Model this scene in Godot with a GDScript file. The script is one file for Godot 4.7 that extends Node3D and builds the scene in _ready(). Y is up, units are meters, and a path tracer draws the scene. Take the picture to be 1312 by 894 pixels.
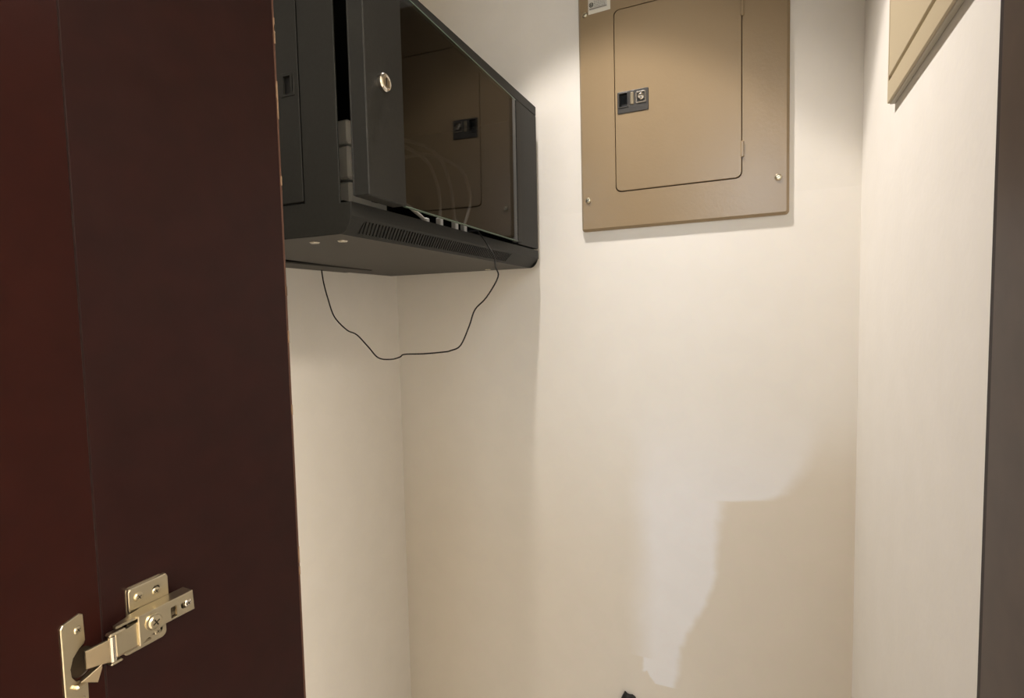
extends Node3D
# A utility closet seen past its open door: wall rack cabinet, breaker panel, hinge on the dark side panel.
# Camera at the origin of x and z, 1.5 m above the floor (y = 0 is the camera's height).

const WALL_L := -0.776
const WALL_R := 0.1572
const WALL_B := -1.08
const FLOOR_Y := -1.5
const CEIL_Y := 1.02

var M := {}
var used := {}
var rng := RandomNumberGenerator.new()

# ------------------------------------------------------------------ mesh helper
class B:
	var st := SurfaceTool.new()
	func _init() -> void:
		st.begin(Mesh.PRIMITIVE_TRIANGLES)
	# a, b, c run counter-clockwise seen from outside
	func tri(a: Vector3, b: Vector3, c: Vector3, na = null, nb = null, nc = null) -> void:
		var n := (b - a).cross(c - a)
		if n.length() < 1e-14:
			return
		n = n.normalized()
		var p := [a, c, b]
		var q := [na, nc, nb]
		for i in 3:
			st.set_normal(n if q[i] == null else q[i])
			st.set_uv(Vector2(p[i].x, -p[i].y))
			st.add_vertex(p[i])
	func quad(a: Vector3, b: Vector3, c: Vector3, d: Vector3) -> void:
		tri(a, b, c)
		tri(a, c, d)
	func box(lo: Vector3, hi: Vector3, bev := 0.0, t := Transform3D()) -> B:
		var c := (lo + hi) * 0.5
		var h := (hi - lo) * 0.5
		var b: float = min(bev, min(h.x, min(h.y, h.z)) * 0.95)
		var V := func(sx, sy, sz, axis):
			var v := Vector3(sx * (h.x - b), sy * (h.y - b), sz * (h.z - b))
			v[axis] += [sx, sy, sz][axis] * b
			return t * (c + v)
		for ax in 3:
			var u := (ax + 1) % 3
			var w := (ax + 2) % 3
			for s in [-1, 1]:
				var pts := []
				for k in [[-1, -1], [1, -1], [1, 1], [-1, 1]]:
					var sg := [0, 0, 0]
					sg[ax] = s
					sg[u] = k[0]
					sg[w] = k[1]
					pts.append(V.call(sg[0], sg[1], sg[2], ax))
				if s > 0:
					quad(pts[0], pts[1], pts[2], pts[3])
				else:
					quad(pts[3], pts[2], pts[1], pts[0])
			if b > 0.0:
				for s1 in [-1, 1]:
					for s2 in [-1, 1]:
						var p := []
						for e in [-1, 1]:
							var sg := [0, 0, 0]
							sg[ax] = e
							sg[u] = s1
							sg[w] = s2
							p.append(V.call(sg[0], sg[1], sg[2], u))
							p.append(V.call(sg[0], sg[1], sg[2], w))
						if s1 * s2 > 0:
							quad(p[0], p[1], p[3], p[2])
						else:
							quad(p[2], p[3], p[1], p[0])
		if b > 0.0:
			for sx in [-1, 1]:
				for sy in [-1, 1]:
					for sz in [-1, 1]:
						var a: Vector3 = V.call(sx, sy, sz, 0)
						var d: Vector3 = V.call(sx, sy, sz, 1)
						var e: Vector3 = V.call(sx, sy, sz, 2)
						if sx * sy * sz > 0:
							tri(a, d, e)
						else:
							tri(a, e, d)
		return self
	# polygon (counter-clockwise in its own x, y) with holes, from z0 to z1 along its own z, edge chamfer on the z1 side
	func prism(poly: PackedVector2Array, z0: float, z1: float, t := Transform3D(), holes := [], bev := 0.0) -> B:
		if Geometry2D.is_polygon_clockwise(poly):
			poly = poly.duplicate()
			poly.reverse()
		var top := poly
		if bev > 0.0:
			top = inset(poly, bev)
		for pc in [[top, z1, true], [poly, z0, false]]:
			var pieces := [pc[0]]
			for hl in holes:
				var nxt := []
				var cx := 0.0
				for v in hl:
					cx += v.x / hl.size()
				for piece in pieces:
					for half in [PackedVector2Array([Vector2(-50, -50), Vector2(cx, -50), Vector2(cx, 50), Vector2(-50, 50)]), PackedVector2Array([Vector2(cx, -50), Vector2(50, -50), Vector2(50, 50), Vector2(cx, 50)])]:
						for q in Geometry2D.intersect_polygons(piece, half):
							nxt.append_array(Geometry2D.clip_polygons(q, hl))
				pieces = nxt
			for piece in pieces:
				var ix := Geometry2D.triangulate_polygon(piece)
				for i in range(0, ix.size(), 3):
					var a := Vector3(piece[ix[i]].x, piece[ix[i]].y, pc[1])
					var b := Vector3(piece[ix[i + 1]].x, piece[ix[i + 1]].y, pc[1])
					var c := Vector3(piece[ix[i + 2]].x, piece[ix[i + 2]].y, pc[1])
					var up := (b - a).cross(c - a).z > 0.0
					if up == pc[2]:
						tri(t * a, t * b, t * c)
					else:
						tri(t * a, t * c, t * b)
		var n := poly.size()
		for i in n:
			var p := poly[i]
			var q := poly[(i + 1) % n]
			var zt := z1 - bev
			quad(t * Vector3(p.x, p.y, z0), t * Vector3(q.x, q.y, z0), t * Vector3(q.x, q.y, zt), t * Vector3(p.x, p.y, zt))
			if bev > 0.0:
				var p2 := top[i]
				var q2 := top[(i + 1) % n]
				quad(t * Vector3(p.x, p.y, zt), t * Vector3(q.x, q.y, zt), t * Vector3(q2.x, q2.y, z1), t * Vector3(p2.x, p2.y, z1))
		for hl in holes:
			var hh: PackedVector2Array = hl
			if Geometry2D.is_polygon_clockwise(hh):
				hh = hh.duplicate()
				hh.reverse()
			for i in hh.size():
				var p := hh[i]
				var q := hh[(i + 1) % hh.size()]
				quad(t * Vector3(q.x, q.y, z0), t * Vector3(p.x, p.y, z0), t * Vector3(p.x, p.y, z1), t * Vector3(q.x, q.y, z1))
		return self
	static func inset(poly: PackedVector2Array, b: float) -> PackedVector2Array:
		var out := PackedVector2Array()
		var n := poly.size()
		for i in n:
			var d0 := (poly[i] - poly[(i - 1 + n) % n]).normalized()
			var d1 := (poly[(i + 1) % n] - poly[i]).normalized()
			var n0 := Vector2(-d0.y, d0.x)
			var n1 := Vector2(-d1.y, d1.x)
			var m := (n0 + n1)
			out.append(poly[i] + m * (b / max(0.3, 1.0 + n0.dot(n1))))
		return out
	func tube(path: Array, r: float, sides := 10) -> B:
		var rings := []
		var up := Vector3(0.31, 0.2, 0.93).normalized()
		for i in path.size():
			var d: Vector3 = (path[min(i + 1, path.size() - 1)] - path[max(i - 1, 0)]).normalized()
			var x := (up - d * up.dot(d)).normalized()
			up = x
			var y := d.cross(x)
			var ring := []
			for k in sides:
				var a := TAU * k / sides
				ring.append(x * cos(a) + y * sin(a))
			rings.append(ring)
		for i in path.size() - 1:
			for k in sides:
				var k2 := (k + 1) % sides
				var a: Vector3 = path[i] + rings[i][k] * r
				var b: Vector3 = path[i] + rings[i][k2] * r
				var c: Vector3 = path[i + 1] + rings[i + 1][k2] * r
				var d: Vector3 = path[i + 1] + rings[i + 1][k] * r
				tri(a, b, c, rings[i][k], rings[i][k2], rings[i + 1][k2])
				tri(a, c, d, rings[i][k], rings[i + 1][k2], rings[i + 1][k])
		for k in sides:
			var k2 := (k + 1) % sides
			var e: int = path.size() - 1
			tri(path[0], path[0] + rings[0][k2] * r, path[0] + rings[0][k] * r)
			tri(path[e], path[e] + rings[e][k] * r, path[e] + rings[e][k2] * r)
		return self
	# profile points (radius, height) turned round t's z axis
	func lathe(prof: Array, t := Transform3D(), sides := 24) -> B:
		for i in prof.size() - 1:
			for k in sides:
				var a0 := TAU * k / sides
				var a1 := TAU * (k + 1) / sides
				var p: Vector2 = prof[i]
				var q: Vector2 = prof[i + 1]
				var a := t * Vector3(p.x * cos(a0), p.x * sin(a0), p.y)
				var b := t * Vector3(p.x * cos(a1), p.x * sin(a1), p.y)
				var c := t * Vector3(q.x * cos(a1), q.x * sin(a1), q.y)
				var d := t * Vector3(q.x * cos(a0), q.x * sin(a0), q.y)
				var nn := Vector2(q.y - p.y, p.x - q.x).normalized()
				var n0 := (t.basis * Vector3(nn.x * cos(a0), nn.x * sin(a0), nn.y)).normalized()
				var n1 := (t.basis * Vector3(nn.x * cos(a1), nn.x * sin(a1), nn.y)).normalized()
				tri(a, b, c, n0, n1, n1)
				tri(a, c, d, n0, n1, n0)
		return self
	func done() -> ArrayMesh:
		return st.commit()


static func rrect(x0: float, y0: float, x1: float, y1: float, r: float, seg := 6) -> PackedVector2Array:
	var o := PackedVector2Array()
	for c in [[x1 - r, y0 + r, -PI / 2], [x1 - r, y1 - r, 0.0], [x0 + r, y1 - r, PI / 2], [x0 + r, y0 + r, PI]]:
		for k in seg + 1:
			var a: float = c[2] + PI / 2 * k / seg
			o.append(Vector2(c[0] + r * cos(a), c[1] + r * sin(a)))
	return o


static func circle(c: Vector2, r: float, n := 20) -> PackedVector2Array:
	var o := PackedVector2Array()
	for k in n:
		o.append(c + Vector2(cos(TAU * k / n), sin(TAU * k / n)) * r)
	return o


static func smooth(pts: Array, n := 8) -> Array:
	var o := []
	for i in pts.size() - 1:
		var p0: Vector3 = pts[max(i - 1, 0)]
		var p1: Vector3 = pts[i]
		var p2: Vector3 = pts[i + 1]
		var p3: Vector3 = pts[min(i + 2, pts.size() - 1)]
		for k in n:
			o.append(p1.cubic_interpolate(p2, p0, p3, float(k) / n))
	o.append(pts[-1])
	return o


# ------------------------------------------------------------------ node helpers
func numbered(called: String) -> String:
	var k: int = used.get(called, 0)
	used[called] = k + 1
	return called if k == 0 else "%s_%03d" % [called, k]


func thing(called: String, label: String, category: String, at := Vector3.ZERO, group := "") -> Node3D:
	var o := Node3D.new()
	o.name = numbered(called)
	o.position = at
	o.set_meta("label", label)
	o.set_meta("category", category)
	if group:
		o.set_meta("group", group)
	add_child(o)
	return o


# shape in world coordinates, put under a parent whose origin may be moved
func part(called: String, b: B, mat: Material, parent: Node3D, label := "") -> MeshInstance3D:
	var o := MeshInstance3D.new()
	o.name = called
	o.mesh = b.done()
	o.material_override = mat
	parent.add_child(o, true)
	o.global_position = Vector3.ZERO
	if label:
		o.set_meta("label", label)
	return o


func tagged(called: String, b: B, mat: Material, label: String, category: String, group := "") -> MeshInstance3D:
	var o := MeshInstance3D.new()
	o.name = numbered(called)
	o.mesh = b.done()
	o.material_override = mat
	o.set_meta("label", label)
	o.set_meta("category", category)
	if group:
		o.set_meta("group", group)
	add_child(o)
	return o


func struct(called: String, b: B, mat: Material, label: String, category := "") -> MeshInstance3D:
	var o := MeshInstance3D.new()
	o.name = called
	o.mesh = b.done()
	o.material_override = mat
	o.set_meta("kind", "structure")
	o.set_meta("label", label)
	if category == "":
		category = called.get_slice("_", 0)
	o.set_meta("category", category)
	add_child(o)
	return o


func mat(c: Color, rough := 0.5, metal := 0.0, spec := 0.5) -> StandardMaterial3D:
	var m := StandardMaterial3D.new()
	m.albedo_color = c
	m.roughness = rough
	m.metallic = metal
	m.metallic_specular = spec
	return m


func noise_tex(freq: float, lo: Color, hi: Color, sd: int, size := 512, octaves := 4, mid := 0.5) -> NoiseTexture2D:
	var n := FastNoiseLite.new()
	n.seed = sd
	n.noise_type = FastNoiseLite.TYPE_SIMPLEX_SMOOTH
	n.frequency = freq
	n.fractal_octaves = octaves
	var g := Gradient.new()
	g.set_color(0, lo)
	g.set_color(1, hi)
	g.add_point(mid, lo.lerp(hi, 0.5))
	var t := NoiseTexture2D.new()
	t.width = size
	t.height = size
	t.seamless = true
	t.noise = n
	t.color_ramp = g
	return t


func triplanar(m: StandardMaterial3D, s: float) -> void:
	m.uv1_triplanar = true
	m.uv1_world_triplanar = true
	m.uv1_scale = Vector3(s, s, s)


func materials() -> void:
	var bump := noise_tex(0.05, Color(0, 0, 0), Color(1, 1, 1), 5, 512, 5)
	var wall := mat(Color(0.945, 0.93, 0.90), 0.62)
	wall.albedo_texture = noise_tex(0.008, Color(0.985, 0.985, 0.982), Color(1, 1, 1), 3)
	wall.heightmap_enabled = true
	wall.heightmap_texture = bump
	wall.heightmap_scale = 0.012
	triplanar(wall, 2.5)
	M.wall = wall
	M.bump = bump
	var wood := mat(Color(0.13, 0.052, 0.045), 0.5)
	wood.metallic_specular = 0.3
	wood.albedo_texture = noise_tex(0.02, Color(0.86, 0.86, 0.86), Color(1, 1, 1), 8)
	wood.roughness_texture = noise_tex(0.012, Color(0.75, 0.75, 0.75), Color(1, 1, 1), 9)
	triplanar(wood, 3.0)
	M.wood = wood
	var leaf := mat(Color(0.165, 0.062, 0.045), 0.5)
	leaf.metallic_specular = 0.22
	leaf.albedo_texture = wood.albedo_texture
	triplanar(leaf, 3.0)
	M.leaf = leaf
	var frame := mat(Color(0.30, 0.235, 0.2), 0.45)
	frame.albedo_texture = wood.albedo_texture
	triplanar(frame, 3.0)
	M.frame = frame
	M.band = mat(Color(0.28, 0.18, 0.13), 0.6)
	M.chip = mat(Color(0.50, 0.41, 0.32), 0.8)
	M.band_dark = mat(Color(0.15, 0.10, 0.10), 0.6)
	var steel := mat(Color(0.165, 0.166, 0.157), 0.5)
	steel.albedo_texture = noise_tex(0.09, Color(0.93, 0.93, 0.93), Color(1, 1, 1), 11, 256, 3)
	steel.heightmap_enabled = true
	steel.heightmap_texture = bump
	steel.heightmap_scale = 0.006
	triplanar(steel, 6.0)
	steel.metallic_specular = 0.3
	M.steel = steel
	M.bounce_lit_steel = mat(Color(0.235, 0.225, 0.205), 0.55)  # rack steel made lighter: bounce light from the floor put into the colour
	M.black = mat(Color(0.03, 0.03, 0.03), 0.7)
	M.vent = mat(Color(0.15, 0.15, 0.145), 0.5, 0.0, 0.3)
	var glass := mat(Color(0.012, 0.012, 0.011, 0.7), 0.03, 0.0, 0.4)
	glass.transparency = BaseMaterial3D.TRANSPARENCY_ALPHA
	M.glass = glass
	M.glass_edge = mat(Color(0.42, 0.50, 0.45), 0.2)
	M.chrome = mat(Color(0.86, 0.84, 0.80), 0.18, 1.0)
	M.nickel = mat(Color(0.80, 0.76, 0.66), 0.3, 1.0)
	M.nickel_dull = mat(Color(0.62, 0.57, 0.48), 0.4, 1.0)
	M.slot = mat(Color(0.22, 0.19, 0.14), 0.5, 0.5)
	M.cup = mat(Color(0.22, 0.18, 0.13), 0.45, 0.6)
	var tan := mat(Color(0.59, 0.508, 0.385), 0.29, 0.0, 0.6)
	tan.heightmap_enabled = true
	tan.heightmap_texture = bump
	tan.heightmap_scale = 0.008
	triplanar(tan, 5.0)
	M.tan = tan
	M.groove = mat(Color(0.36, 0.29, 0.21), 0.7)
	M.cream = mat(Color(0.74, 0.685, 0.57), 0.45)
	M.cream_low = mat(Color(0.70, 0.67, 0.60), 0.5)
	M.latch = mat(Color(0.235, 0.225, 0.21), 0.4)
	M.white = mat(Color(0.86, 0.86, 0.84), 0.4)
	M.cable = mat(Color(0.80, 0.79, 0.75), 0.4)
	M.cord = mat(Color(0.035, 0.033, 0.03), 0.5)
	M.floor = mat(Color(0.85, 0.82, 0.78), 0.5)
	M.ceiling = mat(Color(0.95, 0.94, 0.92), 0.8)
	M.lamp = mat(Color(1, 0.95, 0.85), 0.5)
	M.lamp.emission_enabled = true
	M.lamp.emission = Color(1.0, 0.86, 0.68)
	M.lamp.emission_energy_multiplier = 1.5
	M.day = mat(Color(0.9, 0.95, 1.0), 0.5)
	M.day.emission_enabled = true
	M.day.emission = Color(0.80, 0.90, 1.0)
	M.day.emission_energy_multiplier = 1.6


# back wall: whiter patch with a ragged lower end, beige beside and below it
func back_tone_texture() -> ImageTexture:
	# texture covers x from WALL_L to WALL_R, y from 0.2 down to -0.95
	var w := 512
	var h := 640
	var im := Image.create(w, h, false, Image.FORMAT_RGB8)
	var edge := FastNoiseLite.new()
	edge.seed = 21
	edge.frequency = 0.03
	var fine := FastNoiseLite.new()
	fine.seed = 22
	fine.frequency = 0.012
	var right := [[-300, 110], [-284, 80], [-333, 50], [-349, 20], [-357, -30], [-360, -55], [-420, -63], [-510, -68], [-567, -85], [-620, -113], [-664, -131], [-716, -137], [-744, -144], [-752, -146]]
	var base := Color(0.945, 0.93, 0.90)
	var white := Color(0.965, 0.96, 0.96)
	var beige := Color(0.905, 0.872, 0.815)
	var broad := FastNoiseLite.new()
	broad.seed = 23
	broad.frequency = 0.006
	for j in h:
		var y := 200.0 - 1150.0 * j / (h - 1)
		# right edge of the white patch at this height (mm)
		var re := -400.0
		if y > -284.0:
			re = lerpf(80.0, 98.0, clampf((y + 284.0) / 60.0, 0.0, 1.0))
		else:
			for k in range(1, right.size() - 1):
				var a: Array = right[k]
				var b: Array = right[k + 1]
				if y <= a[0] and y >= b[0]:
					re = lerpf(a[1], b[1], (a[0] - y) / (a[0] - b[0]))
		# beige only lower down; it fades out upwards
		var beige_right := smoothstep(-150.0, -330.0, y)
		var beige_left := 0.75 * smoothstep(-120.0, -620.0, y)
		var cool := smoothstep(-120.0, -420.0, y)
		for i in w:
			var x := 1000.0 * lerpf(WALL_L, WALL_R, float(i) / (w - 1))
			var e := edge.get_noise_2d(x, y) * 4.0
			var soft := lerpf(24.0, 9.0, clampf((-y - 250.0) / 250.0, 0.0, 1.0))
			var kr := smoothstep(-soft, soft, re - x + e)
			var kl := smoothstep(-38.0, 34.0, x + 208.0 + broad.get_noise_2d(x, y) * 14.0)
			# ragged lower end of the white patch
			var bottom := -756.0
			if x < -178.0:
				bottom = -756.0 + 26.0 * clampf((-178.0 - x) / 20.0, 0.0, 1.0)
			bottom += fine.get_noise_2d(x * 6.0, 0.0) * 5.0
			var kb := smoothstep(-2.0, 2.0, y - bottom)
			if y < -700.0:
				kl = smoothstep(-3.0, 3.0, x + 206.0 + e)
			var k := kr * kl * kb
			var ground := base.lerp(beige, lerpf(beige_left, beige_right, smoothstep(-215.0, -60.0, x)))
			var c := ground.lerp(base.lerp(white, cool), k)
			var n := 1.0 + 0.008 * fine.get_noise_2d(x, y)
			im.set_pixel(i, j, Color(minf(c.r * n, 1.0), minf(c.g * n, 1.0), minf(c.b * n, 1.0)))
	return ImageTexture.create_from_image(im)


func sticker_texture() -> ImageTexture:
	var im := Image.create(180, 160, false, Image.FORMAT_RGB8)
	im.fill(Color(0.90, 0.88, 0.82))
	var inner := Color(0.80, 0.795, 0.75)
	im.fill_rect(Rect2i(4, 4, 150, 128), inner)
	var r2 := RandomNumberGenerator.new()
	r2.seed = 4
	for row in 9:
		var y := 12 + row * 12
		var x := 46
		while x < 144:
			var n := r2.randi_range(4, 16)
			im.fill_rect(Rect2i(x, y, mini(n, 146 - x), 4), Color(0.45, 0.43, 0.40))
			x += n + 4
	im.fill_rect(Rect2i(8, 118, 140, 8), Color(0.5, 0.47, 0.43))
	for j in range(-18, 19):
		for i in range(-18, 19):
			var d := sqrt(i * i + j * j)
			if d < 18.0:
				var c := Color(0.16, 0.15, 0.12)
				if absf(i) < 3 and j < 5 or d > 10.0 and d < 12.5 and (absf(i) > 5 or j > 0):
					c = Color(0.75, 0.74, 0.68)
				im.set_pixel(24 + i, 92 + j, c)
	return ImageTexture.create_from_image(im)


func screw(parent: Node3D, at: Vector3, dir: Vector3, r: float, m: Material, slot := "cross", called := "screw") -> void:
	var z := dir.normalized()
	var x := Vector3.UP.cross(z)
	x = Vector3.RIGHT if x.length() < 0.01 else x.normalized()
	var t := Transform3D(Basis(x, z.cross(x), z), at)
	var b := B.new()
	b.lathe([Vector2(r * 1.02, -r * 0.4), Vector2(r, 0.0), Vector2(r * 0.93, r * 0.26), Vector2(r * 0.74, r * 0.44), Vector2(r * 0.5, r * 0.5), Vector2(r * 0.0001, r * 0.5)], t, 20)
	var s := part(called, b, m, parent)
	var k := B.new()
	var e := r * 0.515
	var turn := t * Transform3D(Basis(Vector3(0, 0, 1), 0.5), Vector3.ZERO)
	k.box(Vector3(-r * 0.5, -r * 0.09, e - r * 0.05), Vector3(r * 0.5, r * 0.09, e + r * 0.01), 0.0, turn)
	if slot == "cross":
		k.box(Vector3(-r * 0.09, -r * 0.5, e - r * 0.05), Vector3(r * 0.09, r * 0.5, e + r * 0.01), 0.0, turn)
	part("screw_slot", k, M.slot, s)


func _ready() -> void:
	rng.seed = 7
	# ---------------------------------------------------------------- camera
	var cam := Camera3D.new()
	cam.name = "camera"
	cam.fov = 64.94
	cam.near = 0.02
	cam.far = 30.0
	var by := Basis(Vector3.UP, 0.42022)
	var bx := Basis(Vector3.RIGHT, -0.06412)
	var bz := Basis(Vector3.BACK, -0.02127)
	cam.basis = by * bx * bz
	cam.current = true
	add_child(cam)
	# ---------------------------------------------------------------- sky and exposure
	var we := WorldEnvironment.new()
	we.name = "environment"
	var env := Environment.new()
	env.background_mode = Environment.BG_COLOR
	env.background_color = Color(0.5, 0.55, 0.6)
	env.background_energy_multiplier = 0.3
	env.tonemap_mode = Environment.TONE_MAPPER_LINEAR
	env.tonemap_exposure = 1.14
	env.sdfgi_enabled = true
	env.ssao_enabled = true
	env.ssil_enabled = true
	we.environment = env
	add_child(we)
	# ---------------------------------------------------------------- light
	var spot := SpotLight3D.new()
	spot.name = "closet_downlight_light"
	spot.position = Vector3(-0.345, 1.0, -0.80)
	spot.light_color = Color(1.0, 0.965, 0.935)
	spot.light_energy = 0.52
	spot.spot_range = 6.0
	spot.spot_attenuation = 2.0
	spot.spot_angle = 44.0
	spot.spot_angle_attenuation = 0.11
	spot.light_size = 0.022
	spot.shadow_enabled = true
	var ax := Vector3(0.07, -1.0, 0.25).normalized()
	spot.basis = Basis.looking_at(ax, Vector3.FORWARD)
	add_child(spot)
	# second spot added at the fitting to even the falloff and brighten the walls
	var beam := SpotLight3D.new()
	beam.name = "downlight_added_spot"
	beam.position = spot.position
	beam.light_color = spot.light_color
	beam.light_energy = 0.92
	beam.spot_range = 6.0
	beam.spot_attenuation = 2.0
	beam.spot_angle = 34.0
	beam.spot_angle_attenuation = 1.0
	beam.light_size = 0.022
	beam.shadow_enabled = true
	beam.basis = Basis.looking_at(Vector3(0.3, -1.0, 0.02).normalized(), Vector3.FORWARD)
	add_child(beam)
	var room := AreaLight3D.new()  # added fill, placed to reach the left wall through the opening
	room.name = "added_fill_light"
	room.area_size = Vector2(0.55, 0.55)
	room.position = Vector3(1.45, 0.985, 0.75)
	room.basis = Basis.looking_at(Vector3.DOWN, Vector3.FORWARD)
	room.light_color = Color(1.0, 0.95, 0.89)
	room.light_energy = 8.0
	room.area_range = 8.0
	room.shadow_enabled = true
	add_child(room)
	var day := AreaLight3D.new()
	day.name = "room_window_light"
	day.area_size = Vector2(0.9, 0.34)
	day.position = Vector3(0.32, 0.80, 2.36)
	day.basis = Basis.looking_at(Vector3(0, 0, -1), Vector3.UP)
	day.light_color = Color(0.86, 0.93, 1.0)
	day.light_energy = 1.3
	day.area_range = 8.0
	day.shadow_enabled = true
	add_child(day)
	materials()
	build_shell()
	build_panels()
	build_rack()
	build_inside()
	build_cord()
	build_hinge()
	build_small()


# ------------------------------------------------------------------ room
func build_shell() -> void:
	var T := 0.1
	struct("wall_left", B.new().box(Vector3(WALL_L - T, FLOOR_Y, WALL_B - T), Vector3(WALL_L, CEIL_Y, -0.19)), M.wall, "beige painted closet side wall below and behind the black rack cabinet")
	struct("wall_right", B.new().box(Vector3(WALL_R, FLOOR_Y, WALL_B - T), Vector3(WALL_R + T, CEIL_Y, -0.19)), M.wall, "cream painted closet side wall that carries the cut-off panel box")
	# back wall: its lower face has a colour texture of its own
	var bw := struct("wall_back", B.new().box(Vector3(WALL_L, FLOOR_Y, WALL_B - T), Vector3(WALL_R, CEIL_Y, WALL_B)), M.wall, "beige closet back wall with a lighter patch running down it")
	var y0 := -0.95
	var y1 := 0.2
	var st := SurfaceTool.new()
	st.begin(Mesh.PRIMITIVE_TRIANGLES)
	var z := WALL_B
	var c := [Vector3(WALL_L, y0, z), Vector3(WALL_R, y0, z), Vector3(WALL_R, y1, z), Vector3(WALL_L, y1, z)]
	var uv := [Vector2(0, 1), Vector2(1, 1), Vector2(1, 0), Vector2(0, 0)]
	# the wall itself is rebuilt in three bands, so that the middle band takes its own texture
	bw.mesh = B.new().box(Vector3(WALL_L, y1, WALL_B - T), Vector3(WALL_R, CEIL_Y, WALL_B)).box(Vector3(WALL_L, FLOOR_Y, WALL_B - T), Vector3(WALL_R, y0, WALL_B)).box(Vector3(WALL_L, y0, WALL_B - T), Vector3(WALL_R, y1, WALL_B - 0.004)).done()
	for i in [0, 2, 1, 0, 3, 2]:
		st.set_normal(Vector3(0, 0, 1))
		st.set_uv(uv[i])
		st.add_vertex(c[i])
	var tone_face := MeshInstance3D.new()
	tone_face.name = "tone_band"
	tone_face.mesh = st.commit()
	var cm := mat(Color(1, 1, 1), 0.62)
	cm.albedo_texture = back_tone_texture()
	cm.texture_repeat = false
	tone_face.material_override = cm
	bw.add_child(tone_face, true)
	# front wall of the closet, round the opening
	var zf0 := -0.345
	var zf1 := -0.19
	var fw := B.new()
	fw.box(Vector3(WALL_L, FLOOR_Y, zf0), Vector3(-0.378, CEIL_Y, zf1))
	fw.box(Vector3(-0.378, 0.78, zf0), Vector3(0.124, CEIL_Y, zf1))
	fw.box(Vector3(0.124, FLOOR_Y, zf0), Vector3(WALL_R, CEIL_Y, zf1))
	struct("wall_front", fw, M.wall, "beige closet front wall round the door opening")
	# dark side panels of the opening
	var lj := struct("trim_1", B.new().box(Vector3(-0.378, FLOOR_Y, zf0 + 0.001), Vector3(-0.36, 0.762, zf1), 0.0006), M.wood, "dark reddish brown side panel of the opening carrying the metal hinge", "panel")
	# chipped veneer along its rear edge
	var eb := B.new()
	eb.box(Vector3(-0.3765, -1.4, zf0 - 0.0008), Vector3(-0.3604, 0.76, zf0 + 0.001))
	part("edge_band", eb, M.band, lj, "thin worn edge band")
	for k in 11:
		var yy := -0.30 + 0.56 * pow(rng.randf(), 0.6)
		var hh := rng.randf_range(0.002, 0.016)
		var rr := rng.randf_range(0.0002, 0.0005)
		if k == 0:
			yy = 0.186
			hh = 0.016
			rr = 0.0011
		var pts := PackedVector2Array()
		for q in 7:
			var t := float(q) / 6
			pts.append(Vector2(zf0 + 0.0001 + rr * sin(PI * t) * rng.randf_range(0.6, 1.0), yy + hh * (t - 0.5)))
		pts.append(Vector2(zf0 - 0.0007, yy + hh * 0.5))
		pts.append(Vector2(zf0 - 0.0007, yy - hh * 0.5))
		# own x -> world z, own y -> world y, own z -> world -x
		part("veneer_chip", B.new().prism(pts, 0.35985, 0.365, Transform3D(Basis(Vector3(0, 0, 1), Vector3(0, 1, 0), Vector3(-1, 0, 0)), Vector3.ZERO)), M.chip, lj)
	var rj := struct("trim_2", B.new().box(Vector3(0.105, FLOOR_Y, -0.3395), Vector3(0.124, 0.762, zf1), 0.0006), M.frame, "grey brown side panel of the opening at the right of the closet", "panel")
	part("edge_band", B.new().box(Vector3(0.1055, FLOOR_Y, -0.3455), Vector3(0.1235, 0.762, -0.3395), 0.0008), M.band_dark, rj, "darker edge band")
	struct("trim_3", B.new().box(Vector3(-0.378, 0.762, zf0), Vector3(0.124, 0.78, zf1)), M.wood, "dark brown head panel over the closet opening", "panel")
	# the open door leaf, about seventy degrees
	var a := deg_to_rad(20.0)
	var d := Vector3(sin(a), 0, cos(a))
	var n := Vector3(cos(a), 0, -sin(a))
	var dt := Transform3D(Basis(d, Vector3.UP, d.cross(Vector3.UP)), Vector3(-0.3598, 0, -0.1898))
	# own x along the leaf, own z outwards from its inner face
	var leaf := B.new()
	leaf.box(Vector3(0.0, FLOOR_Y + 0.02, 0.0), Vector3(0.46, 0.75, 0.018), 0.0008, Transform3D(Basis(d, Vector3.UP, -n), dt.origin))
	struct("door_1", leaf, M.leaf, "brown cabinet door leaf standing open with the hinge cup on it")
	# floor, ceiling and the room in front
	struct("floor", B.new().box(Vector3(-1.7, FLOOR_Y - 0.1, WALL_B - T), Vector3(1.9, FLOOR_Y, 2.5)), M.floor, "plain floor of closet and room")
	var hole := circle(Vector2(-0.345, -0.80), 0.045, 28)
	var cb := B.new()
	# own x -> world x, own y -> world z, own z -> world -y
	cb.prism(PackedVector2Array([Vector2(-1.7, WALL_B - T), Vector2(1.9, WALL_B - T), Vector2(1.9, 2.5), Vector2(-1.7, 2.5)]), -(CEIL_Y + 0.1), -CEIL_Y, Transform3D(Basis(Vector3(1, 0, 0), Vector3(0, 0, 1), Vector3(0, -1, 0)), Vector3.ZERO), [hole])
	struct("ceiling", cb, M.ceiling, "white ceiling of closet and room")
	var rw := B.new()
	rw.box(Vector3(-1.7, FLOOR_Y, -0.345), Vector3(WALL_L - T, CEIL_Y, -0.19)).box(Vector3(WALL_R + T, FLOOR_Y, -0.345), Vector3(1.9, CEIL_Y, -0.19))
	struct("wall_room_front", rw, M.wall, "beige room wall on both sides of the closet opening")
	struct("wall_room_left", B.new().box(Vector3(-1.8, FLOOR_Y, -0.19), Vector3(-1.7, CEIL_Y, 2.5)), M.wall, "beige room wall at the side of the open door")
	struct("wall_room_right", B.new().box(Vector3(1.9, FLOOR_Y, -0.19), Vector3(2.0, CEIL_Y, 2.5)), M.wall, "beige room wall opposite the open door")
	var rb := B.new()
	var wx0 := -0.16
	var wx1 := 0.80
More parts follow.
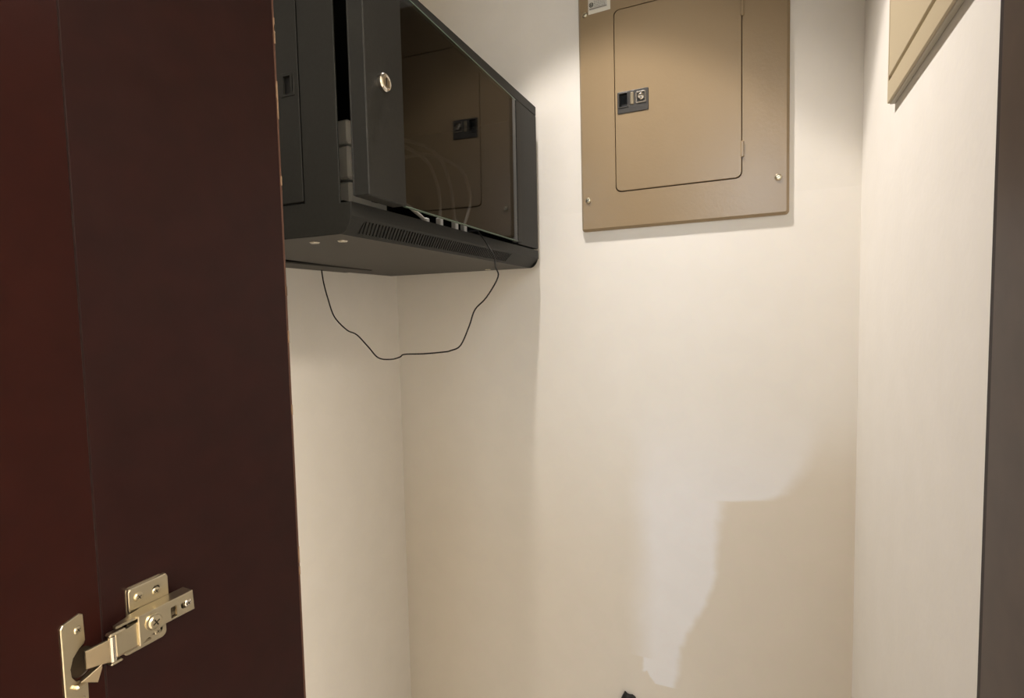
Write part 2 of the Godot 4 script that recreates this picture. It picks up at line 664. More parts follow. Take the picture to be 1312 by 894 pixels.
	var wy0 := 0.60
	var wy1 := 0.98
	rb.box(Vector3(-1.7, FLOOR_Y, 2.4), Vector3(wx0, CEIL_Y, 2.5)).box(Vector3(wx1, FLOOR_Y, 2.4), Vector3(1.9, CEIL_Y, 2.5))
	rb.box(Vector3(wx0, FLOOR_Y, 2.4), Vector3(wx1, wy0, 2.5)).box(Vector3(wx0, wy1, 2.4), Vector3(wx1, CEIL_Y, 2.5))
	struct("wall_room_back", rb, M.wall, "beige room wall with the window behind the viewer")
	var win := struct("window_1", B.new().box(Vector3(wx0, wy0, 2.39), Vector3(wx0 + 0.03, wy1, 2.44)).box(Vector3(wx1 - 0.03, wy0, 2.39), Vector3(wx1, wy1, 2.44)).box(Vector3(wx0 + 0.03, wy0, 2.39), Vector3(wx1 - 0.03, wy0 + 0.03, 2.44)).box(Vector3(wx0 + 0.03, wy1 - 0.03, 2.39), Vector3(wx1 - 0.03, wy1, 2.44)), M.white, "white framed bright window in the room behind the viewer")
	part("pane", B.new().box(Vector3(wx0 + 0.03, wy0 + 0.03, 2.41), Vector3(wx1 - 0.03, wy1 - 0.03, 2.42)), M.day, win)
	# lamps
	var dl := thing("ceiling_downlight", "small recessed warm downlight in the closet ceiling", "lamp", Vector3(-0.345, CEIL_Y, -0.80))
	var up := Transform3D(Basis(Vector3(1, 0, 0), Vector3(0, 0, 1), Vector3(0, -1, 0)), Vector3(-0.345, CEIL_Y, -0.80))
	part("trim_ring", B.new().lathe([Vector2(0.043, -0.004), Vector2(0.055, -0.002), Vector2(0.055, 0.003), Vector2(0.043, 0.005), Vector2(0.043, -0.004)], up, 32), M.white, dl)
	part("bulb", B.new().lathe([Vector2(0.0001, -0.012), Vector2(0.042, -0.012), Vector2(0.042, -0.006), Vector2(0.0001, -0.004)], up, 32), M.lamp, dl)
	var rl := thing("added_fill_lamp", "unseen square ceiling lamp added to fill the left closet wall with light", "lamp", Vector3(1.45, CEIL_Y, 0.75))  # unseen lamp body added to go with the fill light
	part("housing", B.new().box(Vector3(1.15, CEIL_Y - 0.022, 0.45), Vector3(1.75, CEIL_Y, 1.05), 0.004), M.white, rl)
	part("diffuser", B.new().box(Vector3(1.175, CEIL_Y - 0.027, 0.475), Vector3(1.725, CEIL_Y - 0.022, 1.025), 0.001), M.lamp, rl)


# ------------------------------------------------------------------ the two flush panels
func build_panels() -> void:
	var z0 := WALL_B
	var t := 0.0085
	var p := thing("breaker_panel", "tan metal breaker panel on the back wall with latch and warning sticker", "panel", Vector3(-0.135, 0.16, WALL_B))
	p.rotation.z = 0.0055
	var k := Transform3D(Basis(), Vector3(0, 0, z0))
	var door_hole := rrect(-0.2500, 0.2312, -0.0235, 0.5725, 0.011)
	var cover := B.new()
	cover.prism(rrect(-0.3195, 0.1618, 0.0512, 0.68, 0.006, 4), 0.0002, t, k, [door_hole], 0.0045)
	part("cover", cover, M.tan, p)
	part("backing", B.new().box(Vector3(-0.252, 0.229, z0 + 0.0003), Vector3(-0.0215, 0.575, z0 + 0.002)), M.groove, p)
	var g := 0.0014
	var latch_hole := rrect(-0.2443, 0.3778, -0.1852, 0.4190, 0.002, 3)
	var dr := B.new().prism(rrect(-0.2500 + g, 0.2312 + g * 1.5, -0.0235 - g, 0.5725 - g, 0.0105), 0.0022, t + 0.0004, k, [latch_hole], 0.0008)
	var door := part("door", dr, M.tan, p)
	for y in [[0.2678, 0.2957], [0.509, 0.5368]]:
		var h := B.new()
		h.box(Vector3(-0.0262, y[0], z0 + 0.003), Vector3(-0.0206, y[1], z0 + t + 0.0026), 0.0012)
		part("hinge", h, M.tan, p)
	# latch: plate with a black finger recess and a square chrome turn
	var la := part("latch", B.new().prism(rrect(-0.2440, 0.3781, -0.1855, 0.4187, 0.0018, 3), 0.0026, t + 0.0016, k, [rrect(-0.2403, 0.3905, -0.2248, 0.4148, 0.001, 2)], 0.0008), M.latch, door, "dark grey latch plate")
	part("finger_recess", B.new().box(Vector3(-0.2405, 0.3903, z0 + 0.0021), Vector3(-0.2246, 0.415, z0 + 0.0028)), M.black, door)
	part("recess_rim", B.new().prism(rrect(-0.2425, 0.3885, -0.2225, 0.4165, 0.0015, 3), t + 0.0014, t + 0.0026, k, [rrect(-0.2403, 0.3905, -0.2248, 0.4148, 0.001, 2)], 0.0004), M.latch, door)
	part("knob_frame", B.new().prism(rrect(-0.2090, 0.3925, -0.1898, 0.4138, 0.0022, 3), t + 0.001, t + 0.0028, k, [rrect(-0.2068, 0.3948, -0.1920, 0.4115, 0.0015, 3)], 0.0004), M.chrome, door)
	part("knob", B.new().lathe([Vector2(0.0062, t + 0.001), Vector2(0.0062, t + 0.004), Vector2(0.0045, t + 0.0055), Vector2(0.0001, t + 0.0058)], Transform3D(Basis(), Vector3(-0.1994, 0.4035, z0)), 20), M.chrome, door)
	part("rib", B.new().box(Vector3(-0.2195, 0.392, z0 + t + 0.001), Vector3(-0.2125, 0.4145, z0 + t + 0.0026), 0.0008), M.nickel_dull, door)
	for s in [Vector2(-0.3055, 0.5775), Vector2(-0.3052, 0.2225), Vector2(0.0338, 0.2258), Vector2(0.0338, 0.5775)]:
		screw(p, Vector3(s.x, s.y, z0 + t), Vector3(0, 0, 1), 0.0058, M.nickel, "slot")
	# warning sticker
	var sx0 := -0.2985
	var sx1 := -0.2553
	var sy0 := 0.5755
	var sy1 := 0.6165
	var st := SurfaceTool.new()
	st.begin(Mesh.PRIMITIVE_TRIANGLES)
	var zz := z0 + t + 0.0003
	var c := [Vector3(sx0, sy0, zz), Vector3(sx1, sy0 + 0.001, zz), Vector3(sx1, sy1, zz), Vector3(sx0, sy1, zz)]
	var uv := [Vector2(0, 1), Vector2(1, 1), Vector2(1, 0), Vector2(0, 0)]
	for i in [0, 2, 1, 0, 3, 2]:
		st.set_normal(Vector3(0, 0, 1))
		st.set_uv(uv[i])
		st.add_vertex(c[i])
	var sk := MeshInstance3D.new()
	sk.name = "warning_sticker"
	sk.mesh = st.commit()
	var sm := mat(Color(1, 1, 1), 0.45)
	sm.albedo_texture = sticker_texture()
	sk.material_override = sm
	sk.set_meta("label", "white printed sticker with round dark symbol")
	p.add_child(sk, true)
	sk.global_position = Vector3.ZERO
	# second panel on the right wall: own x -> world -z, own y -> up, own z -> world -x
	var q := thing("wall_panel", "cream flush panel box cut off by the top edge on the right wall", "panel", Vector3(WALL_R, 0.2535, -0.66))
	var e := Transform3D(Basis(Vector3(0, 0, -1), Vector3(0, 1, 0), Vector3(-1, 0, 0)), Vector3(WALL_R, 0, 0))
	part("cover", B.new().prism(rrect(0.47, 0.2537, 0.8440, 0.70, 0.0015, 2), 0.0002, 0.0085, e, [rrect(0.475, 0.2790, 0.8385, 0.694, 0.003, 3)], 0.0008), M.cream, q)
	part("backing", B.new().box(Vector3(WALL_R - 0.0024, 0.276, -0.8395), Vector3(WALL_R - 0.0004, 0.696, -0.474)), M.groove, q)
	part("door", B.new().prism(rrect(0.4765, 0.2846, 0.8364, 0.693, 0.002, 3), 0.0026, 0.0088, e, [], 0.0008), M.cream, q)
	part("bottom_flange", B.new().box(Vector3(WALL_R - 0.0062, 0.2522, -0.842), Vector3(WALL_R - 0.0002, 0.2538, -0.472), 0.0006), M.cream_low, q)


# ------------------------------------------------------------------ network cabinet
const RF := -0.408
const RB := -0.7755
const RZ0 := -0.489
const RZ1 := -1.055
const RY0 := 0.093
const RY1 := 0.4135

func build_rack() -> void:
	var r := thing("wall_rack_cabinet", "black steel wall rack cabinet with smoked glass door standing ajar", "cabinet", Vector3((RF + RB) / 2, RY0, (RZ0 + RZ1) / 2))
	# top lid
	part("top_panel", B.new().box(Vector3(RB, RY1 - 0.0185, RZ1), Vector3(RF, RY1, RZ0), 0.0012), M.steel, r)
	part("back_panel", B.new().box(Vector3(RB, RY0, RZ1 + 0.002), Vector3(RB + 0.0015, RY1 - 0.019, RZ0 - 0.002)), M.steel, r)
	# bottom plate with the tapering cable slot at its rear; own x -> world x, own y -> world z, own z -> world -y
	var flat := Transform3D(Basis(Vector3(1, 0, 0), Vector3(0, 0, 1), Vector3(0, -1, 0)), Vector3.ZERO)
	var plate := PackedVector2Array([Vector2(-0.4262, RZ0), Vector2(-0.4262, RZ1), Vector2(RB + 0.002, RZ1), Vector2(RB + 0.002, -0.90), Vector2(-0.700, -0.895), Vector2(-0.692, -0.745), Vector2(-0.672, -0.60), Vector2(-0.668, RZ0)])
	part("bottom_panel", B.new().prism(plate, -RY0 - 0.0012, -RY0, flat), M.bounce_lit_steel, r)
	part("slot_liner", B.new().box(Vector3(RB + 0.002, RY0 + 0.010, -0.91), Vector3(-0.66, RY0 + 0.012, RZ0 - 0.003)), M.black, r)
	part("rear_flange", B.new().prism(PackedVector2Array([Vector2(RB + 0.0005, RZ0), Vector2(RB + 0.0005, -0.90), Vector2(-0.7035, -0.895), Vector2(-0.706, -0.745), Vector2(-0.712, RZ0)]), -RY0 - 0.001, -RY0 + 0.0015, flat), M.bounce_lit_steel, r)
	# front lower lip: vertical strip, then the chamfer with the vents; the strip runs along z
	var run := Transform3D(Basis(Vector3(1, 0, 0), Vector3(0, 1, 0), Vector3(0, 0, 1)), Vector3.ZERO)
	var A := Vector2(RF, 0.1115)
	var C := Vector2(-0.4262, RY0)
	var prof := PackedVector2Array([Vector2(RF, 0.1272), A, C, Vector2(-0.4275, RY0 + 0.0012), Vector2(-0.4105, 0.1125), Vector2(-0.4105, 0.1272)])
	var v0 := -0.905
	var v1 := -0.513
	var lip := B.new()
	lip.prism(prof, v1, RZ0, run)
	lip.prism(prof, RZ1, v0 - 0.02, run)
	# between them the chamfer has a sunk band
	var m1 := A.lerp(C, 0.13)
	var m2 := A.lerp(C, 0.83)
	lip.prism(PackedVector2Array([Vector2(RF, 0.1272), A, m1, m1 + Vector2(-0.0018, 0.0012), Vector2(-0.4105, 0.1125), Vector2(-0.4105, 0.1272)]), v0 - 0.02, v1, run)
	lip.prism(PackedVector2Array([m2, C, Vector2(-0.4275, RY0 + 0.0012), m2 + Vector2(-0.0018, 0.0012)]), v0 - 0.02, v1, run)
	part("front_lip", lip, M.steel, r)
	# slanted vent bars standing over a black backing
	var nrm := Vector2(1, -1).normalized()
	var bars := B.new()
	var n := 66
	var pitch := (v1 - (v0 - 0.02)) / n
	for i in n:
		var zc := v1 - pitch * (i + 0.5)
		var sl := 0.004
		var hw := pitch * 0.25
		var quadp := []
		for dep in [0.0, -0.0016]:
			for s in [[m1, zc + sl - hw], [m1, zc + sl + hw], [m2, zc - sl + hw], [m2, zc - sl - hw]]:
				var xy: Vector2 = s[0] + nrm * dep
				quadp.append(Vector3(xy.x, xy.y, clampf(s[1], v0 - 0.0199, v1 - 0.0001)))
		bars.quad(quadp[0], quadp[3], quadp[2], quadp[1])
		bars.quad(quadp[0], quadp[4], quadp[7], quadp[3])
		bars.quad(quadp[1], quadp[2], quadp[6], quadp[5])
	var vb := part("vent_bars", bars, M.vent, r)
	vb.set_meta("kind", "stuff")
	part("vent_backing", B.new().prism(PackedVector2Array([m1 + nrm * -0.0017, m2 + nrm * -0.0017, m2 + nrm * -0.0025, m1 + nrm * -0.0025]), v0 - 0.0199, v1 - 0.0001, run), M.black, r)
	# near side: lower skirt, front post and the lift-off side panel; own z -> world z
	var skirt := B.new()
	var sk := PackedVector2Array([Vector2(RB, RY0), Vector2(-0.4262, RY0)])
	for k in 7:
		var a := float(k) / 6
		sk.append(Vector2(-0.4262 + 0.0178 * sin(a * PI / 2), RY0 + 0.026 * (1.0 - cos(a * PI / 2))))
	sk.append_array(PackedVector2Array([Vector2(RF - 0.0004, 0.1272), Vector2(-0.4240, 0.1272), Vector2(-0.4240, RY1 - 0.019), Vector2(-0.4752, RY1 - 0.019), Vector2(-0.4752, 0.1312), Vector2(RB, 0.1312)]))
	skirt.prism(sk, RZ0 - 0.0014, RZ0 + 0.0006, run, [], 0.0004)
	part("side_frame", skirt, M.steel, r)
	var sp := B.new().prism(rrect(RB + 0.002, 0.1340, -0.4780, RY1 - 0.0215, 0.0015, 3), RZ0 - 0.0016, RZ0 - 0.0002, run, [rrect(-0.4995, 0.2575, -0.4895, 0.2775, 0.0006, 2)], 0.0004)
	var side := part("side_panel", sp, M.steel, r)
	part("gap_backing", B.new().box(Vector3(RB + 0.001, 0.1305, RZ0 - 0.0042), Vector3(-0.4745, RY1 - 0.0195, RZ0 - 0.0032)), M.black, r)
	part("latch", B.new().prism(rrect(-0.504, 0.2545, -0.4835, 0.2812, 0.0012, 3), -0.0002, 0.0006, Transform3D(Basis(), Vector3(0, 0, RZ0)), [rrect(-0.4995, 0.2575, -0.4895, 0.2775, 0.0006, 2), rrect(-0.4863, 0.2585, -0.4853, 0.2785, 0.0003, 1)], 0.0003), M.steel, side, "spring latch with black opening")
	# far side panel and hinge post
	part("side_panel", B.new().prism(sk, RZ1 - 0.0004, RZ1 + 0.0016, run), M.steel, r)
	part("side_fill", B.new().box(Vector3(RB, 0.1312, RZ1), Vector3(-0.4752, RY1 - 0.019, RZ1 + 0.0012)), M.steel, r)
	part("shelf", B.new().box(Vector3(RB + 0.003, 0.1405, RZ1 + 0.03), Vector3(-0.462, 0.1430, RZ0 - 0.05), 0.0004), M.steel, r)
	part("hinge_post", B.new().box(Vector3(RF - 0.014, 0.1305, RZ1), Vector3(RF - 0.0002, RY1 - 0.019, -0.955), 0.0008), M.steel, r)
	# knockout plugs and feet under the bottom
	for s in [Vector3(-0.494, 0, -0.5212), Vector3(-0.4569, 0, -0.5286), Vector3(-0.506, 0, -1.019)]:
		var b := B.new()
		b.lathe([Vector2(0.0062, -0.001), Vector2(0.0062, 0.001), Vector2(0.0050, 0.0022), Vector2(0.0001, 0.0026)], Transform3D(flat.basis, Vector3(s.x, RY0, s.z)), 20)
		part("plug", b, M.chrome, r)
	# door, hinged at the far end and ajar by 1.7 degrees; own x -> along the door to its free edge, own z -> outwards
	var a := deg_to_rad(1.7172)
	var u := Vector3(sin(a), 0, cos(a))
	var o := Vector3(cos(a), 0, -sin(a))
	var hinge := o * -0.3613
	var s0 := -0.93 / cos(a) - hinge.dot(u) / 1.0
	var org := o * -0.3613 + u * ((-0.93 - (o * -0.3613).z) / u.z)
	var dt := Transform3D(Basis(u, Vector3.UP, -o), org)
	# with x along u and y up, z must be x cross y
	dt.basis.z = u.cross(Vector3.UP)
	var L := 0.4510
	var y0 := 0.1292
	var y1 := 0.3755
	var sgn := 1.0 if dt.basis.z.dot(o) > 0.0 else -1.0
	var Zr := func(zin: float, zout: float) -> Array:
		return [minf(sgn * zin, sgn * zout), maxf(sgn * zin, sgn * zout)]
	var zz: Array = Zr.call(-0.020, 0.0)
	var fr := B.new()
	fr.box(Vector3(L - 0.0715, y0, zz[0]), Vector3(L, y1, zz[1]), 0.0012, dt)
	zz = Zr.call(-0.0215, -0.019)
	fr.box(Vector3(L - 0.012, y0 + 0.001, zz[0]), Vector3(L, y1 - 0.001, zz[1]), 0.0008, dt)
	var door := part("door", fr, M.steel, r)
	zz = Zr.call(-0.014, -0.0002)
	part("hinge_stile", B.new().box(Vector3(0.0, y0, zz[0]), Vector3(0.0205, y1, zz[1]), 0.0008, dt), M.steel, door)
	zz = Zr.call(-0.0056, -0.0012)
	part("glass", B.new().box(Vector3(0.0198, y0 + 0.0006, zz[0]), Vector3(L - 0.071, y1 - 0.0006, zz[1]), 0.0, dt), M.glass, door)
	zz = Zr.call(-0.0058, -0.0010)
	part("glass_edge", B.new().box(Vector3(0.0205, y1 - 0.0012, zz[0]), Vector3(L - 0.0715, y1 + 0.0002, zz[1]), 0.0, dt), M.glass_edge, door, "pale green polished glass edge")
	part("glass_edge", B.new().box(Vector3(0.0205, y0 - 0.0002, zz[0]), Vector3(L - 0.0715, y0 + 0.0006, zz[1]), 0.0, dt), M.glass_edge, door, "pale green polished glass edge")
	# chrome cam lock on the free stile
	var lk := Transform3D(Basis(u, Vector3.UP, u.cross(Vector3.UP)), dt * Vector3(L - 0.0305, 0.2555, 0.0))
	if sgn < 0.0:
		lk.basis = Basis(-u, Vector3.UP, -u.cross(Vector3.UP))
	var lb := B.new()
	lb.lathe([Vector2(0.0098, -0.001), Vector2(0.0098, 0.0040), Vector2(0.0088, 0.0056), Vector2(0.0070, 0.0061), Vector2(0.0060, 0.0056), Vector2(0.0001, 0.0056)], lk, 28)
	var lock := part("lock", lb, M.chrome, door, "round chrome key lock")
	lock.add_to_group("lock")
	var ks := B.new()
	ks.box(Vector3(-0.0009, -0.0042, 0.0050), Vector3(0.0009, 0.0042, 0.00565), 0.0, lk)
	part("keyhole", ks, M.black, door)


func build_inside() -> void:
	# white boxes stacked behind the smoked glass; three kinds of height
	var hs := [[0.1432, 0.1712], [0.1742, 0.2155], [0.2185, 0.2478]]
	var labels := ["white network box at the bottom of the small stack inside the rack cabinet", "taller white network box in the middle of the stack inside the rack cabinet", "white network box topmost of the small stack inside the rack cabinet"]
	for i in 3:
		var h: Array = hs[i]
		var y0: float = 0.1431 if i == 0 else hs[i - 1][1]
		var t := thing("network_box", labels[i], "network device", Vector3(-0.56, y0, -0.59), "white boxes stacked in the rack cabinet")
		part("body", B.new().box(Vector3(-0.66, h[0], -0.636), Vector3(-0.468, h[1], -0.559), 0.003), M.white, t)
		if i > 0:
			part("foot", B.new().box(Vector3(-0.65, y0 + 0.0001, -0.625), Vector3(-0.49, h[0] + 0.001, -0.57)), M.black, t)
		part("port", B.new().box(Vector3(-0.4695, (h[0] + h[1]) / 2 - 0.005, -0.612), Vector3(-0.4672, (h[0] + h[1]) / 2 + 0.005, -0.600)), M.black, t)
	var C := [
		[Vector3(-0.4665, 0.226, -0.606), Vector3(-0.445, 0.232, -0.625), Vector3(-0.43, 0.220, -0.676), Vector3(-0.43, 0.193, -0.705), Vector3(-0.43, 0.164, -0.712), Vector3(-0.428, 0.139, -0.706)],
		[Vector3(-0.4665, 0.236, -0.612), Vector3(-0.445, 0.243, -0.655), Vector3(-0.43, 0.237, -0.699), Vector3(-0.43, 0.221, -0.729), Vector3(-0.43, 0.190, -0.746), Vector3(-0.428, 0.143, -0.751)],
		[Vector3(-0.4665, 0.198, -0.606), Vector3(-0.447, 0.236, -0.700), Vector3(-0.43, 0.231, -0.772), Vector3(-0.43, 0.207, -0.802), Vector3(-0.43, 0.180, -0.806), Vector3(-0.428, 0.140, -0.779)],
		[Vector3(-0.4665, 0.157, -0.606), Vector3(-0.432, 0.150, -0.618), Vector3(-0.424, 0.140, -0.640), Vector3(-0.424, 0.132, -0.662)]]
	var cl := ["grey patch cable looping behind the glass, nearest the lock", "grey patch cable looping behind the glass, middle of the three", "grey patch cable looping behind the glass, nearest the hinge post", "short pale cable end in the gap under the glass door"]
	for i in 4:
		var pts: Array = C[i]
		var t := thing("patch_cable", cl[i], "cable", pts[-1], "patch cables in the rack cabinet")
		part("cord", B.new().tube(smooth(pts, 8), 0.0026, 8), M.cable, t)
		var e: Vector3 = pts[-1]
		part("plug", B.new().box(e + Vector3(-0.004, -0.012, -0.0045), e + Vector3(0.004, 0.004, 0.0045), 0.001), M.white, t)
		# a stub carries the plug to the cabinet's bottom plate
		part("lead", B.new().tube([e + Vector3(-0.001, -0.010, 0), e + Vector3(-0.004, -0.028, 0), Vector3(-0.46, 0.0965, e.z)], 0.0022, 6), M.cable, t)


func build_cord() -> void:
	var P := [Vector3(-0.43, 0.132, -0.786), Vector3(-0.4065, 0.1325, -0.7834), Vector3(-0.402, 0.128, -0.7825), Vector3(-0.392, 0.1152, -0.7819), Vector3(-0.3767, 0.0916, -0.7804), Vector3(-0.3736, 0.0735, -0.7801), Vector3(-0.3698, 0.0576, -0.7797), Vector3(-0.3919, 0.0269, -0.7819), Vector3(-0.4142, 0.0078, -0.7841), Vector3(-0.4262, -0.0186, -0.7852), Vector3(-0.4442, -0.0501, -0.787), Vector3(-0.4647, -0.059, -0.789), Vector3(-0.4796, -0.0616, -0.7905), Vector3(-0.5224, -0.0653, -0.7947), Vector3(-0.5639, -0.067, -0.7988), Vector3(-0.5739, -0.0718, -0.7997), Vector3(-0.5941, -0.0764, -0.8017), Vector3(-0.6247, -0.0744, -0.8047), Vector3(-0.6483, -0.0548, -0.807), Vector3(-0.6758, -0.0327, -0.8097), Vector3(-0.7011, -0.0235, -0.8122), Vector3(-0.7322, 0.0017, -0.8153), Vector3(-0.7472, 0.036, -0.8167), Vector3(-0.757, 0.0665, -0.8177), Vector3(-0.7612, 0.0905, -0.8182), Vector3(-0.7612, 0.0918, -0.8182)]
	tagged("power_cord", B.new().tube(smooth(P, 5), 0.00125, 8), M.cord, "thin black cord hanging in a loop below the rack cabinet", "cord")


# ------------------------------------------------------------------ concealed hinge on the side panel
func build_hinge() -> void:
	var h := thing("cabinet_hinge", "nickel concealed cabinet hinge screwed to door and dark side panel", "hinge", Vector3(-0.36, -0.19, -0.19))
	# own x -> world -z (into the closet), own y -> up, own z -> world +x (off the side panel)
	var t := Transform3D(Basis(Vector3(0, 0, -1), Vector3(0, 1, 0), Vector3(1, 0, 0)), Vector3(-0.36, 0, 0))
	# mounting plate: a base and a bent wing with a screw pair above, a rounded tab below
	var pl := part("mounting_plate", B.new().prism(rrect(0.2035, -0.2065, 0.2270, -0.1664, 0.0022, 4), 0.0, 0.0013, t, [], 0.0003), M.nickel_dull, h)
	part("upper_wing", B.new().prism(rrect(0.2034, -0.1830, 0.2286, -0.1668, 0.0022, 4), 0.0024, 0.0042, t, [circle(Vector2(0.2092, -0.1732), 0.0026, 16), rrect(0.2180, -0.1765, 0.2228, -0.1712, 0.0022, 5)], 0.0004), M.nickel, pl)
	part("wing_bend", B.new().box(Vector3(0.2040, -0.1682, 0.0004), Vector3(0.2282, -0.1666, 0.0036), 0.0005, t), M.nickel, pl)
	part("lower_wing", B.new().prism(rrect(0.1990, -0.2078, 0.2262, -0.1900, 0.0035, 5), 0.0012, 0.0034, t, [rrect(0.2168, -0.2036, 0.2236, -0.1995, 0.002, 4)], 0.0004), M.nickel, pl)
	screw(h, t * Vector3(0.2092, -0.1733, 0.0040), Vector3(1, 0, 0), 0.0030, M.nickel, "cross")
	screw(h, t * Vector3(0.2203, -0.1748, 0.0038), Vector3(1, 0, 0), 0.0027, M.nickel, "cross")
	screw(h, t * Vector3(0.2202, -0.2022, 0.0030), Vector3(1, 0, 0), 0.0022, M.nickel, "cross")
	# arm: a channel over the plate
	var arm := part("arm", B.new().prism(PackedVector2Array([Vector2(0.2020, -0.1806), Vector2(0.2378, -0.1806), Vector2(0.2384, -0.1940), Vector2(0.2185, -0.1938), Vector2(0.2085, -0.1965), Vector2(0.2020, -0.1995)]), 0.0132, 0.0150, t, [rrect(0.2222, -0.1922, 0.2262, -0.1852, 0.0004, 2), rrect(0.2290, -0.1898, 0.2352, -0.1856, 0.0020, 5)], 0.0004), M.nickel, h)
	part("arm_top", B.new().prism(PackedVector2Array([Vector2(0.1900, 0.0105), Vector2(0.2020, 0.0066), Vector2(0.2100, 0.0045), Vector2(0.2380, 0.0045), Vector2(0.2378, 0.0136), Vector2(0.1900, 0.0132)]), 0.1807, 0.1822, Transform3D(Basis(Vector3(0, 0, -1), Vector3(1, 0, 0), Vector3(0, -1, 0)), Vector3(-0.36, 0, 0))), M.nickel, arm)
	part("arm_bottom", B.new().box(Vector3(0.1900, -0.1995, 0.0060), Vector3(0.2100, -0.1983, 0.0136), 0.0003, t), M.nickel_dull, arm)
	part("arm_nose", B.new().prism(PackedVector2Array([Vector2(0.1895, -0.1852), Vector2(0.1960, -0.1852), Vector2(0.2024, -0.1844), Vector2(0.2024, -0.1998), Vector2(0.1960, -0.2002), Vector2(0.1895, -0.1990)]), 0.0112, 0.0134, t, [], 0.0004), M.nickel, arm)
	part("arm_core", B.new().box(Vector3(0.2050, -0.1935, 0.0035), Vector3(0.2370, -0.1830, 0.0100), 0.0004, t), M.nickel_dull, arm)
	screw(h, t * Vector3(0.2112, -0.1882, 0.0152), Vector3(1, 0, 0), 0.0046, M.nickel, "cross")
	part("washer", B.new().lathe([Vector2(0.0054, 0.0), Vector2(0.0054, 0.0010), Vector2(0.0046, 0.0012)], Transform3D(Basis(Vector3(0, 0, -1), Vector3(0, 1, 0), Vector3(1, 0, 0)), t * Vector3(0.2112, -0.1882, 0.0148)), 24), M.nickel, h)
	screw(h, t * Vector3(0.2338, -0.1873, 0.0148), Vector3(1, 0, 0), 0.0026, M.chrome, "cross")
	# pivot at the nose
	var pv := B.new()
	pv.lathe([Vector2(0.0001, -0.0075), Vector2(0.0022, -0.0075), Vector2(0.0022, 0.0075), Vector2(0.0001, 0.0075)], Transform3D(Basis(Vector3(1, 0, 0), Vector3(0, 0, -1), Vector3(0, 1, 0)), t * Vector3(0.1885, -0.1935, 0.0112)), 16)
	part("pivot_pin", pv, M.chrome, h)
	part("pivot_cap", B.new().box(Vector3(0.1860, -0.1858, 0.0085), Vector3(0.1960, -0.1838, 0.0140), 0.0009, t).box(Vector3(0.1860, -0.2030, 0.0085), Vector3(0.1930, -0.2012, 0.0140), 0.0008, t), M.nickel, h)
	# cup plate on the door leaf: own x -> along the leaf from the hinge edge, own y up, own z off its inner face
	var a := deg_to_rad(20.0)
	var d := Vector3(sin(a), 0, cos(a))
	var n := Vector3(cos(a), 0, -sin(a))
	var o := Vector3(-0.3598, 0.002, -0.1898)
	var zx := d.cross(Vector3.UP)
	var sg := 1.0 if zx.dot(n) > 0 else -1.0
	var c := Transform3D(Basis(d, Vector3.UP, zx), o)
	if sg < 0:
		c = Transform3D(Basis(-d, Vector3.UP, -zx), o)
	var X := func(s: float) -> float: return (s + 0.0070) * sg
	var outl := PackedVector2Array()
	for p in [Vector2(0.0215, -0.1705), Vector2(0.0200, -0.1688), Vector2(0.0088, -0.1680), Vector2(0.0068, -0.1695), Vector2(0.0064, -0.1850), Vector2(0.0075, -0.1868), Vector2(0.0110, -0.1880), Vector2(0.0150, -0.1910), Vector2(0.0170, -0.1960), Vector2(0.0165, -0.2010), Vector2(0.0140, -0.2050), Vector2(0.0105, -0.2068), Vector2(0.0075, -0.2080), Vector2(0.0064, -0.2095), Vector2(0.0068, -0.2250), Vector2(0.0088, -0.2268), Vector2(0.0200, -0.2268), Vector2(0.0215, -0.2250)]:
		outl.append(Vector2(X.call(p.x), p.y))
	var plate := part("cup_plate", B.new().prism(outl, 0.0, 0.0014, c, [circle(Vector2(X.call(0.0112), -0.1765), 0.0020, 14)], 0.0004), M.nickel, h)
	part("cup", B.new().lathe([Vector2(0.0001, 0.0002), Vector2(0.0078, 0.0002), Vector2(0.0082, 0.0008)], c * Transform3D(Basis(), Vector3(X.call(0.0092), -0.1965, 0.0)), 28), M.cup, plate)
	screw(h, c * Vector3(X.call(0.0112), -0.1765, 0.0009), n, 0.0026, M.nickel, "cross")
	screw(h, c * Vector3(X.call(0.0112), -0.2185, 0.0009), n, 0.0026, M.nickel, "cross")
	# crooked link from the cup to the pivot, and the little lever below
	var A := c * Vector3(X.call(0.0090), 0, 0.0040)
	var K := t * Vector3(0.1868, 0, 0.0118)
	var link := B.new()
	var e := (K - A)
	e.y = 0
	var ex := e.normalized()
	var lt := Transform3D(Basis(ex, Vector3.UP, ex.cross(Vector3.UP)), Vector3(A.x, 0, A.z))
	link.prism(PackedVector2Array([Vector2(-0.001, -0.1880), Vector2(e.length(), -0.1868), Vector2(e.length(), -0.2005), Vector2(-0.001, -0.1985)]), -0.0009, 0.0009, lt, [], 0.0003)
	part("link", link, M.nickel_dull, h)
	var l2 := B.new()
	l2.prism(PackedVector2Array([Vector2(-0.004, -0.2045), Vector2(0.004, -0.2005), Vector2(e.length() * 0.6, -0.1990), Vector2(e.length() * 0.6, -0.2015), Vector2(0.0040, -0.2090)]), -0.003, 0.0012, lt, [], 0.0003)
	part("lever", l2, M.nickel_dull, h)
	part("cup_lip", B.new().box(Vector3(minf(X.call(0.0085), X.call(0.0165)), -0.2092, 0.0006), Vector3(maxf(X.call(0.0085), X.call(0.0165)), -0.2066, 0.0042), 0.0010, c), M.nickel, h)


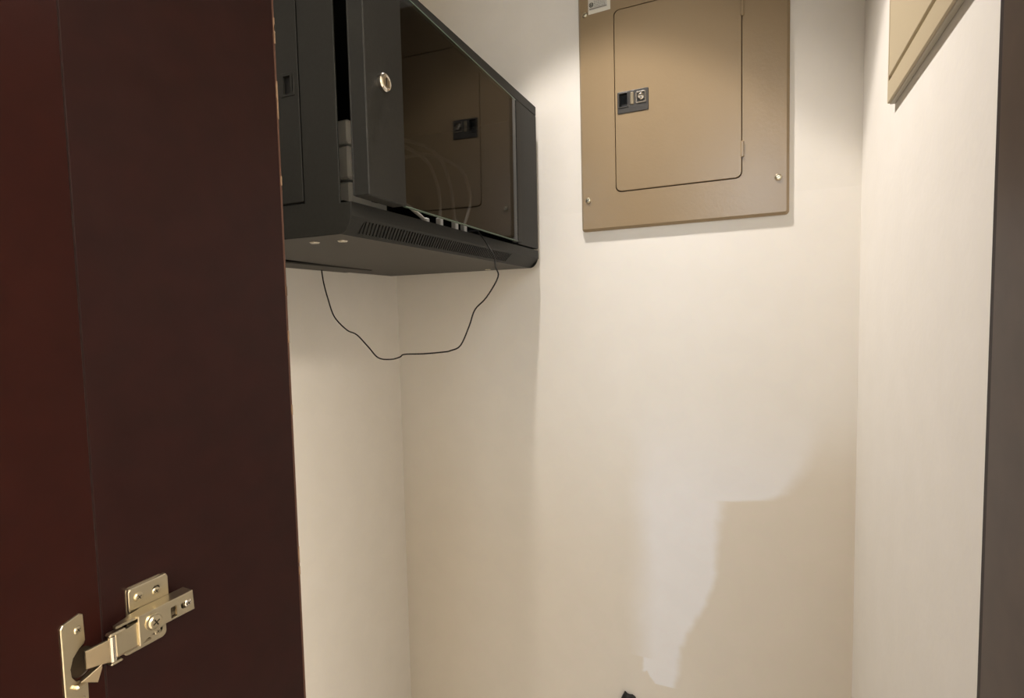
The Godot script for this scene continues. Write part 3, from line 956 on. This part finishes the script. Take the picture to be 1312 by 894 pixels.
func build_small() -> void:
	# dark tip at the picture's lower edge
	var poly := PackedVector2Array([Vector2(-0.2520, -0.830), Vector2(-0.2500, -0.7955), Vector2(-0.2434, -0.7815), Vector2(-0.2375, -0.7858), Vector2(-0.2330, -0.7862), Vector2(-0.2275, -0.7850), Vector2(-0.2220, -0.7880), Vector2(-0.2180, -0.7960), Vector2(-0.2190, -0.830)])
	tagged("wall_clip", B.new().prism(poly, WALL_B + 0.0002, WALL_B + 0.012, Transform3D(), [], 0.002), M.cord, "small pointed black plastic clip on the back wall at the lower edge", "clip")
